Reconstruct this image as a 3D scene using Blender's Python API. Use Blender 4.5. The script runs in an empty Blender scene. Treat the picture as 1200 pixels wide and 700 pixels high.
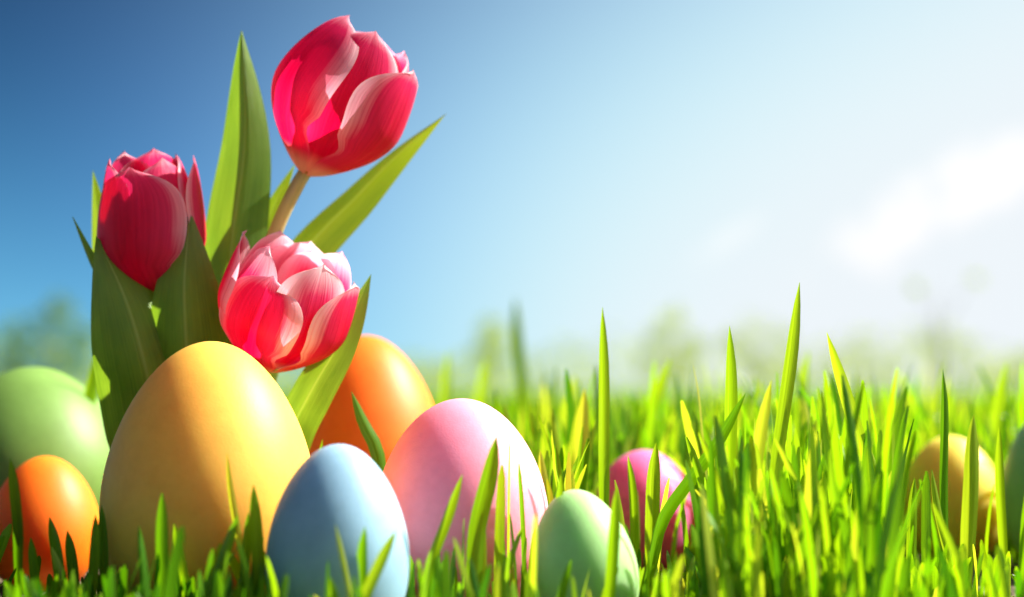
import bpy, math, random
import numpy as np
from mathutils import Vector, Matrix, noise as mnoise

# ------------------------------------------------------------------ camera, sky, sun
scene = bpy.context.scene
random.seed(7)
rng = np.random.default_rng(11)
R = math.radians
HC = 0.070                                   # camera height above the soil, metres
F = 50.0 / 36.0 * 1200.0                     # focal length in photograph pixels (1200 x 700)
HORIZON = 455.0
PITCH = math.atan((HORIZON - 350.0) / F)

cam_data = bpy.data.cameras.new('camera')
cam = bpy.data.objects.new('camera', cam_data)
scene.collection.objects.link(cam)
cam.location = (0, 0, HC)
cam.rotation_euler = (math.pi / 2 + PITCH, 0, 0)
cam_data.lens = 50.0
cam_data.sensor_width = 36.0
cam_data.clip_start = 0.01
cam_data.clip_end = 3000.0
cam_data.dof.use_dof = True
cam_data.dof.focus_distance = 0.436
cam_data.dof.aperture_fstop = 5.4
scene.camera = cam

SUN_AZ = R(72.0)                             # to the right of the view direction (+Y)
SUN_EL = R(42.0)
SUN_DIR = Vector((math.sin(SUN_AZ) * math.cos(SUN_EL), math.cos(SUN_AZ) * math.cos(SUN_EL), math.sin(SUN_EL)))

world = bpy.data.worlds.new('World')
scene.world = world
world.use_nodes = True
wn, wl = world.node_tree.nodes, world.node_tree.links
wn.clear()
w_out = wn.new('ShaderNodeOutputWorld')
w_bg = wn.new('ShaderNodeBackground')
w_sky = wn.new('ShaderNodeTexSky')
w_sky.sky_type = 'NISHITA'
w_sky.sun_disc = False
ZS = 3.0                                     # the clear blue comes down low, as in thin spring air
w_sky.sun_elevation = math.atan(math.tan(SUN_EL) * ZS)
w_sky.sun_rotation = SUN_AZ
w_sky.altitude = 0.0
w_sky.air_density = 1.0
w_sky.dust_density = 1.0
w_sky.ozone_density = 1.0
w_bg.inputs['Strength'].default_value = 0.0657
w_geo = wn.new('ShaderNodeTexCoord')
w_zs = wn.new('ShaderNodeVectorMath'); w_zs.operation = 'MULTIPLY'; w_zs.inputs[1].default_value = (1, 1, ZS)
w_nm = wn.new('ShaderNodeVectorMath'); w_nm.operation = 'NORMALIZE'
wl.new(w_geo.outputs['Generated'], w_zs.inputs[0]); wl.new(w_zs.outputs['Vector'], w_nm.inputs[0]); wl.new(w_nm.outputs['Vector'], w_sky.inputs['Vector'])
# haze brightens towards the sun and, less, opposite to it; the sky is deepest at right angles
w_dot = wn.new('ShaderNodeVectorMath'); w_dot.operation = 'DOT_PRODUCT'
w_dot.inputs[1].default_value = SUN_DIR
wl.new(w_geo.outputs['Generated'], w_dot.inputs[0])
w_sq = wn.new('ShaderNodeMath'); w_sq.operation = 'MULTIPLY_ADD'; w_sq.inputs[2].default_value = -0.05
wl.new(w_dot.outputs['Value'], w_sq.inputs[0]); wl.new(w_dot.outputs['Value'], w_sq.inputs[1])
w_x2 = wn.new('ShaderNodeMath'); w_x2.operation = 'MULTIPLY_ADD'; w_x2.inputs[2].default_value = 0.0009
wl.new(w_sq.outputs[0], w_x2.inputs[0]); wl.new(w_sq.outputs[0], w_x2.inputs[1])
w_rt = wn.new('ShaderNodeMath'); w_rt.operation = 'SQRT'; wl.new(w_x2.outputs[0], w_rt.inputs[0])
w_sm = wn.new('ShaderNodeMath'); w_sm.operation = 'ADD'; wl.new(w_rt.outputs[0], w_sm.inputs[0]); wl.new(w_sq.outputs[0], w_sm.inputs[1])
w_pow = wn.new('ShaderNodeMath'); w_pow.operation = 'MULTIPLY'; w_pow.inputs[1].default_value = 0.5
wl.new(w_sm.outputs[0], w_pow.inputs[0])
# soft white cloud bank low on the sunward side, with a fainter wisp beside it
w_cn = wn.new('ShaderNodeTexNoise'); w_cn.inputs['Scale'].default_value = 26.0
w_cn.inputs['Detail'].default_value = 5.0; w_cn.inputs['Roughness'].default_value = 0.55
wl.new(w_geo.outputs['Generated'], w_cn.inputs['Vector'])


def sky_cloud(az, el, rx, rz, tilt, amp):
    D = Vector((math.sin(R(az)) * math.cos(R(el)), math.cos(R(az)) * math.cos(R(el)), math.sin(R(el))))
    E = Vector((math.cos(R(az)), -math.sin(R(az)), 0)); U = E.cross(D).normalized()
    a_ = (E * math.cos(R(tilt)) + U * math.sin(R(tilt))) / R(rx); b_ = (U * math.cos(R(tilt)) - E * math.sin(R(tilt))) / R(rz)
    sq = []
    for v in (a_, b_):
        d_ = wn.new('ShaderNodeVectorMath'); d_.operation = 'DOT_PRODUCT'; d_.inputs[1].default_value = v
        wl.new(w_geo.outputs['Generated'], d_.inputs[0])
        e_ = wn.new('ShaderNodeMath'); e_.operation = 'SUBTRACT'; e_.inputs[1].default_value = D.dot(v); wl.new(d_.outputs['Value'], e_.inputs[0])
        f_ = wn.new('ShaderNodeMath'); f_.operation = 'MULTIPLY'; wl.new(e_.outputs[0], f_.inputs[0]); wl.new(e_.outputs[0], f_.inputs[1])
        sq.append(f_)
    t_ = wn.new('ShaderNodeMath'); t_.operation = 'ADD'; wl.new(sq[0].outputs[0], t_.inputs[0]); wl.new(sq[1].outputs[0], t_.inputs[1])
    r_ = wn.new('ShaderNodeMath'); r_.operation = 'SQRT'; wl.new(t_.outputs[0], r_.inputs[0])
    n_ = wn.new('ShaderNodeMath'); n_.operation = 'MULTIPLY_ADD'; n_.inputs[1].default_value = -2.0; wl.new(w_cn.outputs['Fac'], n_.inputs[0]); wl.new(r_.outputs[0], n_.inputs[2])
    m_ = wn.new('ShaderNodeMapRange'); m_.interpolation_type = 'SMOOTHSTEP'
    m_.inputs['From Min'].default_value = -0.05; m_.inputs['From Max'].default_value = -0.75; m_.inputs['To Max'].default_value = amp
    wl.new(n_.outputs[0], m_.inputs['Value'])
    return m_


w_ca, w_cb = sky_cloud(17.6, 7.4, 6.2, 2.0, 26, 0.6), sky_cloud(8.6, 5.9, 2.2, 0.8, 34, 0.28)
w_cmul = wn.new('ShaderNodeMath'); w_cmul.operation = 'ADD'
wl.new(w_ca.outputs['Result'], w_cmul.inputs[0]); wl.new(w_cb.outputs['Result'], w_cmul.inputs[1])
w_glow = wn.new('ShaderNodeCombineXYZ')
for ch, (k_, e_) in enumerate(((16.0, 1.9), (16.0, 1.9), (54.3, 1.9))):
    w_p = wn.new('ShaderNodeMath'); w_p.operation = 'POWER'; w_p.inputs[1].default_value = e_
    w_k = wn.new('ShaderNodeMath'); w_k.operation = 'MULTIPLY'; w_k.inputs[1].default_value = k_
    wl.new(w_pow.outputs[0], w_p.inputs[0]); wl.new(w_p.outputs[0], w_k.inputs[0]); wl.new(w_k.outputs[0], w_glow.inputs[ch])
w_cl = wn.new('ShaderNodeVectorMath'); w_cl.operation = 'SCALE'
w_cl.inputs[0].default_value = (1.5, 0.9, 0.6)
wl.new(w_cmul.outputs[0], w_cl.inputs['Scale'])
w_add = wn.new('ShaderNodeVectorMath'); w_add.operation = 'ADD'
w_add2 = wn.new('ShaderNodeVectorMath'); w_add2.operation = 'ADD'
w_gam = wn.new('ShaderNodeGamma'); w_gam.inputs['Gamma'].default_value = 2.0
w_sc = wn.new('ShaderNodeVectorMath'); w_sc.operation = 'MULTIPLY'; w_sc.inputs[1].default_value = (0.004, 0.018, 0.022)
wl.new(w_sky.outputs['Color'], w_gam.inputs['Color']); wl.new(w_gam.outputs['Color'], w_sc.inputs[0])
wl.new(w_sc.outputs['Vector'], w_add.inputs[0])
wl.new(w_glow.outputs['Vector'], w_add.inputs[1])
# pale air low over the horizon all round
w_sep = wn.new('ShaderNodeSeparateXYZ'); wl.new(w_geo.outputs['Generated'], w_sep.inputs[0])
w_az = wn.new('ShaderNodeMath'); w_az.operation = 'ABSOLUTE'; wl.new(w_sep.outputs['Z'], w_az.inputs[0])
w_1z = wn.new('ShaderNodeMath'); w_1z.operation = 'SUBTRACT'; w_1z.inputs[0].default_value = 1.0; wl.new(w_az.outputs[0], w_1z.inputs[1])
w_hp = wn.new('ShaderNodeMath'); w_hp.operation = 'POWER'; w_hp.inputs[1].default_value = 9.0; wl.new(w_1z.outputs[0], w_hp.inputs[0])
w_hz = wn.new('ShaderNodeVectorMath'); w_hz.operation = 'SCALE'; w_hz.inputs[0].default_value = (1.177, 4.611, 10.12)
wl.new(w_hp.outputs[0], w_hz.inputs['Scale'])
# ... and more of it on the sunward side
w_dp = wn.new('ShaderNodeMath'); w_dp.operation = 'MAXIMUM'; w_dp.inputs[1].default_value = 0.0; wl.new(w_dot.outputs['Value'], w_dp.inputs[0])
w_hq = wn.new('ShaderNodeMath'); w_hq.operation = 'POWER'; w_hq.inputs[1].default_value = 10.0; wl.new(w_1z.outputs[0], w_hq.inputs[0])
w_h2 = wn.new('ShaderNodeCombineXYZ')
for ch, (k_, e_) in enumerate(((728.6, 3.463), (1535.6, 3.478), (1261.3, 2.806))):
    w_p = wn.new('ShaderNodeMath'); w_p.operation = 'POWER'; w_p.inputs[1].default_value = e_
    w_k = wn.new('ShaderNodeMath'); w_k.operation = 'MULTIPLY'; w_k.inputs[1].default_value = k_
    w_m = wn.new('ShaderNodeMath'); w_m.operation = 'MULTIPLY'
    wl.new(w_dp.outputs[0], w_p.inputs[0]); wl.new(w_p.outputs[0], w_k.inputs[0]); wl.new(w_k.outputs[0], w_m.inputs[0])
    wl.new(w_hq.outputs[0], w_m.inputs[1]); wl.new(w_m.outputs[0], w_h2.inputs[ch])
w_h3 = wn.new('ShaderNodeVectorMath'); w_h3.operation = 'ADD'; wl.new(w_hz.outputs['Vector'], w_h3.inputs[0]); wl.new(w_h2.outputs[0], w_h3.inputs[1])
wl.new(w_add.outputs['Vector'], w_add2.inputs[0]); wl.new(w_h3.outputs['Vector'], w_add2.inputs[1])
# thick haze saturates: it scatters no more than a white veil does
w_s3 = wn.new('ShaderNodeSeparateXYZ'); wl.new(w_add2.outputs['Vector'], w_s3.inputs[0])
w_c3 = wn.new('ShaderNodeCombineXYZ')
for ch, top in enumerate((4.2, 4.472, 4.699)):
    q1 = wn.new('ShaderNodeMath'); q1.operation = 'MULTIPLY'; q1.inputs[1].default_value = -1.0 / top
    q2 = wn.new('ShaderNodeMath'); q2.operation = 'EXPONENT'
    q3 = wn.new('ShaderNodeMath'); q3.operation = 'MULTIPLY_ADD'; q3.inputs[1].default_value = -top; q3.inputs[2].default_value = top
    wl.new(w_s3.outputs[ch], q1.inputs[0]); wl.new(q1.outputs[0], q2.inputs[0]); wl.new(q2.outputs[0], q3.inputs[0]); wl.new(q3.outputs[0], w_c3.inputs[ch])
w_add3 = wn.new('ShaderNodeVectorMath'); w_add3.operation = 'ADD'
wl.new(w_c3.outputs[0], w_add3.inputs[0]); wl.new(w_cl.outputs['Vector'], w_add3.inputs[1])
wl.new(w_add3.outputs['Vector'], w_bg.inputs['Color'])
wl.new(w_bg.outputs['Background'], w_out.inputs['Surface'])

sun_data = bpy.data.lights.new('sun', 'SUN')
sun = bpy.data.objects.new('sun', sun_data)
scene.collection.objects.link(sun)
sun_data.energy = 4.8
sun_data.angle = R(0.5)
sun_data.color = (1.0, 0.95, 0.86)
sun.rotation_euler = (-SUN_DIR).to_track_quat('-Z', 'Y').to_euler()
sun.location = (2, 1, 3)

vs = scene.view_settings
vs.view_transform = 'Standard'
vs.look = 'None'
vs.exposure = 1.65
vs.gamma = 1.0
vs.use_curve_mapping = False
scene.render.engine = 'CYCLES'
scene.cycles.use_denoising = True
scene.cycles.max_bounces = 10
scene.cycles.transmission_bounces = 6
scene.cycles.diffuse_bounces = 5
scene.cycles.sample_clamp_indirect = 8.0

# ------------------------------------------------------------------ helpers
COL = scene.collection
cp, sp_ = math.cos(PITCH), math.sin(PITCH)


def P(px, py, d):
    """world point seen at a photograph pixel at distance d (metres along the view axis)"""
    xc = (px - 600.0) / F * d
    yc = (350.0 - py) / F * d
    return Vector((xc, d * cp - yc * sp_, HC + d * sp_ + yc * cp))


def ground_at(px, d):
    """point on the soil under image column px at distance d"""
    return Vector(((px - 600.0) / F * d, d, 0.0))


def link(o, parent=None):
    COL.objects.link(o)
    if parent is not None:
        o.parent = parent
    return o


def tag(o, label=None, cat=None, group=None, kind=None):
    if label: o['label'] = label
    if cat: o['category'] = cat
    if group: o['group'] = group
    if kind: o['kind'] = kind
    return o


def mesh_obj(name, verts, faces, mat, parent=None, uvs=None, smooth=True, loc=None):
    me = bpy.data.meshes.new(name)
    me.from_pydata([tuple(v) for v in verts], [], faces)
    if uvs is not None:
        lay = me.uv_layers.new(name='UVMap')
        li = np.empty(len(me.loops), dtype=np.int32)
        me.loops.foreach_get('vertex_index', li)
        lay.data.foreach_set('uv', np.asarray(uvs, dtype=np.float32)[li].ravel())
    if smooth:
        me.polygons.foreach_set('use_smooth', np.ones(len(me.polygons), dtype=bool))
    me.materials.append(mat)
    me.update()
    o = bpy.data.objects.new(name, me)
    if loc is not None:
        o.location = loc
    return link(o, parent)


def spline(pts, n):
    """Catmull-Rom through pts, n+1 samples spaced evenly in arc length"""
    p = [np.array(q, dtype=float) for q in pts]
    p = [2 * p[0] - p[1]] + p + [2 * p[-1] - p[-2]]
    dense = []
    for i in range(1, len(p) - 2):
        for k in range(24):
            t = k / 24.0
            a, b, c, d = p[i - 1], p[i], p[i + 1], p[i + 2]
            dense.append(0.5 * (2 * b + (c - a) * t + (2 * a - 5 * b + 4 * c - d) * t * t + (3 * b - a - 3 * c + d) * t ** 3))
    dense.append(p[-2])
    dense = np.array(dense)
    seg = np.linalg.norm(np.diff(dense, axis=0), axis=1)
    s = np.concatenate([[0], np.cumsum(seg)])
    q = np.linspace(0, s[-1], n + 1)
    return np.stack([np.interp(q, s, dense[:, k]) for k in range(dense.shape[1])], axis=1)


# ------------------------------------------------------------------ materials
def new_mat(name):
    m = bpy.data.materials.new(name)
    m.use_nodes = True
    nt = m.node_tree
    nt.nodes.clear()
    out = nt.nodes.new('ShaderNodeOutputMaterial')
    return m, nt, nt.nodes, nt.links, out


def srgb(r, g, b):
    f = lambda c: (c / 255.0 / 12.92) if c / 255.0 <= 0.04045 else ((c / 255.0 + 0.055) / 1.055) ** 2.4
    return (f(r), f(g), f(b), 1.0)


def ramp(nodes, stops, interp='LINEAR'):
    n = nodes.new('ShaderNodeValToRGB')
    n.color_ramp.interpolation = interp
    e = n.color_ramp.elements
    while len(e) < len(stops):
        e.new(0.5)
    for i, (p, c) in enumerate(stops):
        e[i].position = p
        e[i].color = c
    return n


def egg_mat(name, col, mottle=0.06, coarse=0.15, rough=0.5):
    m, nt, N, L, out = new_mat(name)
    b = N.new('ShaderNodeBsdfPrincipled')
    tc = N.new('ShaderNodeTexCoord')
    n1 = N.new('ShaderNodeTexNoise'); n1.inputs['Scale'].default_value = 90.0; n1.inputs['Detail'].default_value = 5.0
    n2 = N.new('ShaderNodeTexNoise'); n2.inputs['Scale'].default_value = 420.0; n2.inputs['Detail'].default_value = 4.0
    L.new(tc.outputs['Object'], n1.inputs['Vector']); L.new(tc.outputs['Object'], n2.inputs['Vector'])
    mix = N.new('ShaderNodeMath'); mix.operation = 'MULTIPLY_ADD'
    mix.inputs[1].default_value = 0.35 + coarse
    L.new(n2.outputs['Fac'], mix.inputs[0]); L.new(n1.outputs['Fac'], mix.inputs[2])
    lo = tuple(c * (1 - mottle * 2.2) for c in col[:3]) + (1,)
    hi = tuple(min(1, c * (1 + mottle) + mottle * 0.12) for c in col[:3]) + (1,)
    r = ramp(N, [(0.35, lo), (0.95, hi)])
    L.new(mix.outputs[0], r.inputs['Fac'])
    L.new(r.outputs['Color'], b.inputs['Base Color'])
    b.inputs['Roughness'].default_value = rough
    b.inputs['Specular IOR Level'].default_value = 0.28
    b.inputs['Subsurface Weight'].default_value = 0.75
    b.inputs['Subsurface Radius'].default_value = (0.015, 0.014, 0.012)
    b.inputs['Subsurface Scale'].default_value = 1.0
    n3 = N.new('ShaderNodeTexNoise'); n3.inputs['Scale'].default_value = 1500.0; n3.inputs['Detail'].default_value = 2.0
    L.new(tc.outputs['Object'], n3.inputs['Vector'])
    bp = N.new('ShaderNodeBump'); bp.inputs['Strength'].default_value = 0.22; bp.inputs['Distance'].default_value = 0.0003
    L.new(n3.outputs['Fac'], bp.inputs['Height'])
    L.new(bp.outputs['Normal'], b.inputs['Normal'])
    L.new(b.outputs['BSDF'], out.inputs['Surface'])
    return m


def thin_mix(N, L, out, color_out, trans_gain, trans_fac, rough, bump_h=None, bump_dist=0.0002, spec=0.4):
    """leaf or petal: principled front mixed with light coming through"""
    b = N.new('ShaderNodeBsdfPrincipled')
    L.new(color_out, b.inputs['Base Color'])
    b.inputs['Roughness'].default_value = rough
    b.inputs['Specular IOR Level'].default_value = spec
    t = N.new('ShaderNodeBsdfTranslucent')
    g = N.new('ShaderNodeMix'); g.data_type = 'RGBA'; g.blend_type = 'MULTIPLY'; g.inputs['Factor'].default_value = 1.0
    L.new(color_out, g.inputs[6]); g.inputs[7].default_value = trans_gain
    L.new(g.outputs[2], t.inputs['Color'])
    mx = N.new('ShaderNodeMixShader'); mx.inputs['Fac'].default_value = trans_fac
    L.new(b.outputs['BSDF'], mx.inputs[1]); L.new(t.outputs['BSDF'], mx.inputs[2])
    if bump_h is not None:
        bp = N.new('ShaderNodeBump'); bp.inputs['Strength'].default_value = 0.5; bp.inputs['Distance'].default_value = bump_dist
        L.new(bump_h, bp.inputs['Height'])
        L.new(bp.outputs['Normal'], b.inputs['Normal']); L.new(bp.outputs['Normal'], t.inputs['Normal'])
    L.new(mx.outputs['Shader'], out.inputs['Surface'])


def petal_mat(name, core, mid, edge, base, edge_at=0.62, edge_end=1.0):
    """uv.x = -1..1 across (stored 0..1), uv.y = 0 base .. 1 tip"""
    m, nt, N, L, out = new_mat(name)
    uv = N.new('ShaderNodeUVMap')
    sx = N.new('ShaderNodeSeparateXYZ'); L.new(uv.outputs['UV'], sx.inputs[0])
    # streaks that run along the petal
    mp = N.new('ShaderNodeMapping'); mp.inputs['Scale'].default_value = (38.0, 1.1, 1.0)
    oi = N.new('ShaderNodeObjectInfo')
    L.new(uv.outputs['UV'], mp.inputs['Vector'])
    cx = N.new('ShaderNodeCombineXYZ'); ml = N.new('ShaderNodeMath'); ml.operation = 'MULTIPLY'; ml.inputs[1].default_value = 37.0
    L.new(oi.outputs['Random'], ml.inputs[0]); L.new(ml.outputs[0], cx.inputs[2]); L.new(cx.outputs[0], mp.inputs['Location'])
    ns = N.new('ShaderNodeTexNoise'); ns.inputs['Scale'].default_value = 1.0; ns.inputs['Detail'].default_value = 5.0; ns.inputs['Roughness'].default_value = 0.6
    L.new(mp.outputs['Vector'], ns.inputs['Vector'])
    # edge distance: max(|2u-1|, tip)
    a = N.new('ShaderNodeMath'); a.operation = 'MULTIPLY_ADD'; a.inputs[1].default_value = 2.0; a.inputs[2].default_value = -1.0
    L.new(sx.outputs['X'], a.inputs[0])
    ab = N.new('ShaderNodeMath'); ab.operation = 'ABSOLUTE'; L.new(a.outputs[0], ab.inputs[0])
    tip = N.new('ShaderNodeMapRange'); tip.inputs['From Min'].default_value = 0.25; tip.inputs['From Max'].default_value = 1.05
    tip.inputs['To Max'].default_value = 1.0
    L.new(sx.outputs['Y'], tip.inputs['Value'])
    p1 = N.new('ShaderNodeMath'); p1.operation = 'POWER'; p1.inputs[1].default_value = 2.0; L.new(tip.outputs['Result'], p1.inputs[0])
    # across: rim only counts away from the base
    pr = N.new('ShaderNodeMapRange'); pr.inputs['From Min'].default_value = 0.05; pr.inputs['From Max'].default_value = 0.5
    pr.inputs['To Min'].default_value = 0.55; pr.inputs['To Max'].default_value = 1.0
    L.new(sx.outputs['Y'], pr.inputs['Value'])
    pm = N.new('ShaderNodeMath'); pm.operation = 'MULTIPLY'; L.new(ab.outputs[0], pm.inputs[0]); L.new(pr.outputs['Result'], pm.inputs[1])
    mxx = N.new('ShaderNodeMath'); mxx.operation = 'SMOOTH_MAX'; mxx.inputs[2].default_value = 0.25
    L.new(pm.outputs[0], mxx.inputs[0]); L.new(p1.outputs[0], mxx.inputs[1])
    sadd = N.new('ShaderNodeMath'); sadd.operation = 'MULTIPLY_ADD'; sadd.inputs[1].default_value = 0.34; L.new(ns.outputs['Fac'], sadd.inputs[0])
    off = N.new('ShaderNodeMath'); off.operation = 'SUBTRACT'; off.inputs[1].default_value = 0.17; L.new(mxx.outputs[0], off.inputs[0])
    L.new(off.outputs[0], sadd.inputs[2])
    r = ramp(N, [(0.10, core), (edge_at, mid), ((edge_at + edge_end) / 2 + 0.05, tuple((m_ + 2 * e_) / 3 for m_, e_ in zip(mid, edge))), (edge_end, edge)])
    L.new(sadd.outputs[0], r.inputs['Fac'])
    # pale centre line faintly visible, cream base
    bs = N.new('ShaderNodeMapRange'); bs.inputs['From Min'].default_value = 0.03; bs.inputs['From Max'].default_value = 0.15
    bs.inputs['To Min'].default_value = 1.0; bs.inputs['To Max'].default_value = 0.0; bs.interpolation_type = 'SMOOTHSTEP'
    L.new(sx.outputs['Y'], bs.inputs['Value'])
    bmix = N.new('ShaderNodeMix'); bmix.data_type = 'RGBA'
    L.new(bs.outputs['Result'], bmix.inputs['Factor']); L.new(r.outputs['Color'], bmix.inputs[6]); bmix.inputs[7].default_value = base
    # fine value variation
    vr = N.new('ShaderNodeMapRange'); vr.inputs['To Min'].default_value = 0.9; vr.inputs['To Max'].default_value = 1.08
    vr.inputs['From Min'].default_value = 0.3; vr.inputs['From Max'].default_value = 0.7
    L.new(ns.outputs['Fac'], vr.inputs['Value'])
    vm = N.new('ShaderNodeVectorMath'); vm.operation = 'SCALE'; L.new(bmix.outputs[2], vm.inputs[0]); L.new(vr.outputs['Result'], vm.inputs['Scale'])
    thin_mix(N, L, out, vm.outputs['Vector'], (1.1, 0.8, 0.95, 1), 0.5, 0.45, ns.outputs['Fac'], 0.0006, 0.2)
    return m


def leaf_mat(name, dark, light, trans=(1.5, 1.5, 0.5, 1), fac=0.35, veins=34.0, rough=0.38):
    m, nt, N, L, out = new_mat(name)
    uv = N.new('ShaderNodeUVMap')
    mp = N.new('ShaderNodeMapping'); mp.inputs['Scale'].default_value = (veins, 1.2, 1.0)
    L.new(uv.outputs['UV'], mp.inputs['Vector'])
    ns = N.new('ShaderNodeTexNoise'); ns.inputs['Scale'].default_value = 1.0; ns.inputs['Detail'].default_value = 6.0; ns.inputs['Roughness'].default_value = 0.65
    L.new(mp.outputs['Vector'], ns.inputs['Vector'])
    mp2 = N.new('ShaderNodeMapping'); mp2.inputs['Scale'].default_value = (3.0, 5.0, 1.0)
    L.new(uv.outputs['UV'], mp2.inputs['Vector'])
    n2 = N.new('ShaderNodeTexNoise'); n2.inputs['Scale'].default_value = 1.0; n2.inputs['Detail'].default_value = 4.0
    L.new(mp2.outputs['Vector'], n2.inputs['Vector'])
    mm = N.new('ShaderNodeMix'); mm.data_type = 'FLOAT'; mm.inputs[0].default_value = 0.45
    L.new(ns.outputs['Fac'], mm.inputs[2]); L.new(n2.outputs['Fac'], mm.inputs[3])
    r = ramp(N, [(0.33, dark), (0.66, light)])
    L.new(mm.outputs[0], r.inputs['Fac'])
    # pale midrib
    sx = N.new('ShaderNodeSeparateXYZ'); L.new(uv.outputs['UV'], sx.inputs[0])
    d0 = N.new('ShaderNodeMath'); d0.operation = 'SUBTRACT'; d0.inputs[1].default_value = 0.5; L.new(sx.outputs['X'], d0.inputs[0])
    d1 = N.new('ShaderNodeMath'); d1.operation = 'ABSOLUTE'; L.new(d0.outputs[0], d1.inputs[0])
    d2 = N.new('ShaderNodeMapRange'); d2.inputs['From Min'].default_value = 0.0; d2.inputs['From Max'].default_value = 0.03
    d2.inputs['To Min'].default_value = 0.55; d2.inputs['To Max'].default_value = 0.0; L.new(d1.outputs[0], d2.inputs['Value'])
    mr = N.new('ShaderNodeMix'); mr.data_type = 'RGBA'; L.new(d2.outputs['Result'], mr.inputs['Factor'])
    L.new(r.outputs['Color'], mr.inputs[6]); mr.inputs[7].default_value = srgb(176, 196, 120)
    thin_mix(N, L, out, mr.outputs[2], trans, fac, rough, ns.outputs['Fac'], 0.0010, 0.6)
    return m


def grass_mat(name, cols, trans, fac, rough):
    """per-blade tint from the point attribute 'tint', root-to-tip from uv.y"""
    m, nt, N, L, out = new_mat(name)
    at = N.new('ShaderNodeAttribute'); at.attribute_name = 'tint'
    r = ramp(N, [(i / (len(cols) - 1), c) for i, c in enumerate(cols)])
    L.new(at.outputs['Fac'], r.inputs['Fac'])
    uv = N.new('ShaderNodeUVMap')
    mp = N.new('ShaderNodeMapping'); mp.inputs['Scale'].default_value = (7.0, 2.0, 1.0)
    L.new(uv.outputs['UV'], mp.inputs['Vector'])
    ns = N.new('ShaderNodeTexNoise'); ns.inputs['Scale'].default_value = 1.0; ns.inputs['Detail'].default_value = 3.0
    L.new(mp.outputs['Vector'], ns.inputs['Vector'])
    vr = N.new('ShaderNodeMapRange'); vr.inputs['From Min'].default_value = 0.3; vr.inputs['From Max'].default_value = 0.7
    vr.inputs['To Min'].default_value = 0.82; vr.inputs['To Max'].default_value = 1.18
    L.new(ns.outputs['Fac'], vr.inputs['Value'])
    vm = N.new('ShaderNodeVectorMath'); vm.operation = 'SCALE'; L.new(r.outputs['Color'], vm.inputs[0]); L.new(vr.outputs['Result'], vm.inputs['Scale'])
    thin_mix(N, L, out, vm.outputs['Vector'], trans, fac, rough, ns.outputs['Fac'], 0.0002, 0.5)
    return m


M = {}
M['yellow'] = egg_mat('yellow_shell', srgb(252, 182, 72))
M['blue'] = egg_mat('blue_shell', srgb(134, 170, 190))
M['pink'] = egg_mat('pink_shell', srgb(252, 148, 170))
M['orange'] = egg_mat('orange_shell', srgb(252, 118, 4))
M['green'] = egg_mat('green_shell', srgb(106, 140, 60))
M['pale_green'] = egg_mat('pale_green_shell', srgb(160, 204, 130))
M['rose'] = egg_mat('rose_shell', srgb(240, 100, 150), mottle=0.16, coarse=0.5)
M['gold'] = egg_mat('golden_shell', srgb(255, 216, 78))

CREAM = srgb(236, 206, 160)
M['petal_a'] = petal_mat('tulip_petal_crimson', srgb(214, 2, 68), srgb(226, 44, 108), srgb(253, 228, 232), CREAM, 0.62, 1.0)
M['petal_b'] = petal_mat('tulip_petal_rose', srgb(214, 8, 72), srgb(228, 56, 112), srgb(250, 212, 216), srgb(190, 30, 60), 0.68, 1.05)
M['petal_c'] = petal_mat('tulip_petal_red_pale_rim', srgb(216, 4, 58), srgb(228, 44, 100), srgb(255, 236, 238), CREAM, 0.56, 0.98)
M['petal_c_inner'] = petal_mat('tulip_petal_white_rim', srgb(214, 6, 62), srgb(232, 70, 124), srgb(255, 240, 240), CREAM, 0.36, 0.78)
M['stem'] = leaf_mat('tulip_stem', srgb(176, 172, 96), srgb(226, 202, 150), fac=0.25)
M['leaf'] = leaf_mat('tulip_leaf', srgb(84, 120, 34), srgb(136, 168, 66), veins=60.0, fac=0.42)
M['leaf_bright'] = leaf_mat('tulip_leaf_pale', srgb(104, 136, 28), srgb(150, 170, 48), veins=60.0)
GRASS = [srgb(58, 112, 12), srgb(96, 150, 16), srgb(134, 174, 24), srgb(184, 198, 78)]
M['grass'] = grass_mat('grass', GRASS, (1.6, 1.42, 0.36, 1), 0.58, 0.36)


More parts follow.
